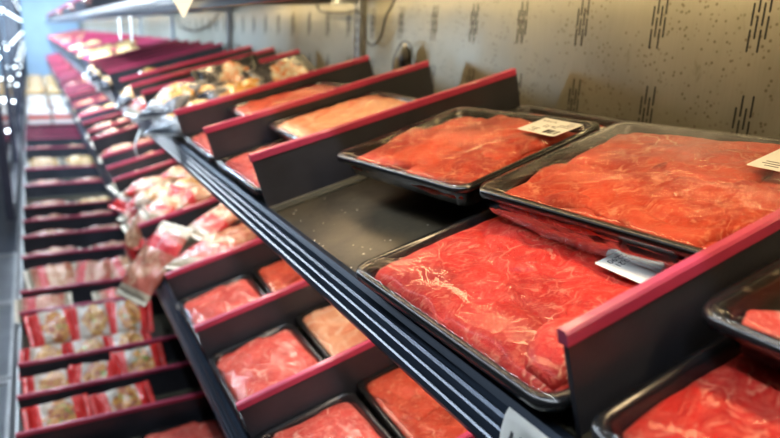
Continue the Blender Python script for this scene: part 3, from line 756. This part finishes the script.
hanging(.25, 2.25, .035, .07, 'left of two white tags hanging from the uppermost rail', .04, .0)
hanging(.25, 1.98, .035, .07, 'right of two white tags hanging from the uppermost rail', .04, .0)
# small cream shape under the uppermost rail, given its own glow
t = empty('glow_cone'); t.location = (.246, 1.235, H+.090); tag(t, 'small cream glowing cone at the top edge, left of centre', 'lamp')
bm = bmesh.new(); loft(bm, [[(r*math.cos(2*math.pi*k/16)*.35, r*math.sin(2*math.pi*k/16), z) for k in range(16)] for r, z in ((.075, .0), (.074, -.012), (.050, -.032), (.026, -.050), (.010, -.062), (.003, -.066))])
link('cone_body', bm, M['creamglow'], t)
bm = bmesh.new(); box(bm, -.03, .03, -.08, .08, .0, .012, bev=.003); link('cone_base', bm, M['steel'], t, False)
# crumbs on the bare shelf patch
bm = bmesh.new(); rr = random.Random(8)
for k in range(26):
    u = abs(rr.gauss(0, .05))+.006; y = rr.uniform(.56, .86); s = rr.uniform(.0004, .0012)
    if rr.random() < .08: s *= 2
    n0 = len(bm.verts); r_ = bmesh.ops.create_icosphere(bm, subdivisions=1, radius=s)
    for v in r_['verts']: v.co = Vector((v.co.x*rr.uniform(.8, 2)+u, v.co.y*1.3+y, v.co.z*.5+s*.4))
o = link('meat_crumbs', bm, M['cream']); o.location = (.28, 0, H-.254); o.rotation_euler = (0, -TILT, 0); tag(o, 'tiny pale crumbs scattered on the bare patch of the top shelf', 'crumbs', kind='stuff')

# ------------------------------------------------------------------ light fixtures
def area(name, x, y0, y1, z, w, power, col, aim):
    l = bpy.data.lights.new(name, 'AREA'); l.shape = 'RECTANGLE'; l.size = w; l.size_y = y1-y0; l.energy = power; l.color = col
    o = bpy.data.objects.new(name, l); C.objects.link(o); o.location = (x, (y0+y1)/2, z)
    d = (Vector(aim)-Vector((x, 0, z))).normalized()       # rectangle long side along the aisle
    zax = -d; yax = Vector((0, 1, 0)); xax = yax.cross(zax).normalized()
    o.rotation_euler = Matrix((xax, yax, zax)).transposed().to_euler(); return o
COOL = (.80, .90, 1.0); WARM = (1.0, .72, .40)
# canopy lamp over the shelf fronts (cool) and under-shelf lamp (warm)
f = empty('canopy_lamp'); f.location = (-.09, 0, H+.50); tag(f, 'long cool white lamp along the front of the canopy, above the frame', 'lamp')
link('lamp_housing', boxes((-.03, .03, Y0, 12.8, .02, .04)), M['steel'], f, False)
bm = bmesh.new(); y = Y0+.02
while y < 12: 
    box(bm, -.006, .006, y, y+.012, .008, .0195); y += .045
link('diodes', bm, M['led2'], f, False)
area('canopy_light_near', -.07, -.3, 1.6, H+.495, .04, 12.5, COOL, (.45, 0, H-.35))
area('canopy_light_far', -.07, 1.3, 12.5, H+.495, .05, 88, COOL, (.45, 0, H-.35))
area('under_shelf_light', .40, -.2, 2.4, H+.066, .02, 5.8, WARM, (.42, 0, H-.30))
area('added_wall_wash_light', .70, -.2, 2.4, H+.092, .01, 3.4, (1, .74, .36), (.76, 0, H-.05))  # second warm strip, added to brighten the top of the wall
area('wall_wash_light_far', .66, 2.4, 12.0, H+.085, .01, 4, WARM, (.74, 0, H+.0))
area('middle_shelf_light', .34, .2, 12.0, H-.305, .02, 20, (1, .86, .7), (.45, 0, H-.70))
# unseen LED bars at the door mullions, turned into the case; nearest one added
for k in range(7):
    yk = 2.32 + 1.53*k
    l = bpy.data.lights.new('unseen_mullion_light', 'AREA'); l.shape = 'RECTANGLE'; l.size = .03; l.size_y = .17; l.energy = 8 if k == 0 else 42; l.color = (.58, .78, 1)
    o = bpy.data.objects.new('unseen_mullion_light', l); C.objects.link(o); o.location = (-.135, yk+.04, H-.035)
    zax = -Vector((.9, .10 if k == 0 else .44, 0)).normalized(); yax = Vector((0, 0, 1)); xax = yax.cross(zax).normalized()
    o.rotation_euler = Matrix((xax, yax, zax)).transposed().to_euler()
area('store_light', -1.6, 1, 24, H+1.65, .5, 110, (.72, .85, 1), (-1.6, 0, 0))

w = bpy.data.worlds.new('World'); bpy.context.scene.world = w; w.use_nodes = True
w.node_tree.nodes['Background'].inputs[0].default_value = (.45, .6, .8, 1); w.node_tree.nodes['Background'].inputs[1].default_value = .08

# ------------------------------------------------------------------ camera
yaw, pitch, roll = R(28.98), R(15.73), R(-2.095)
cy, sy, cp, sp = math.cos(yaw), math.sin(yaw), math.cos(pitch), math.sin(pitch)
fwd = Vector((sy*cp, cy*cp, -sp)); right = Vector((cy, -sy, 0)); down = fwd.cross(right)
r2 = math.cos(roll)*right + math.sin(roll)*down; d2 = -math.sin(roll)*right + math.cos(roll)*down
cam = bpy.data.cameras.new('camera'); co = bpy.data.objects.new('camera', cam); C.objects.link(co)
co.location = (0, 0, H); co.rotation_euler = Matrix((r2, -d2, -fwd)).transposed().to_euler()
cam.sensor_width = 36; cam.lens = 36*640/780; cam.clip_start = .01
cam.dof.use_dof = True; cam.dof.focus_distance = .60; cam.dof.aperture_fstop = (cam.lens/1000)/.0066
bpy.context.scene.camera = co
vs = bpy.context.scene.view_settings
vs.view_transform = 'Standard'; vs.look = 'None'; vs.gamma = 1; vs.exposure = 0; vs.use_curve_mapping = False
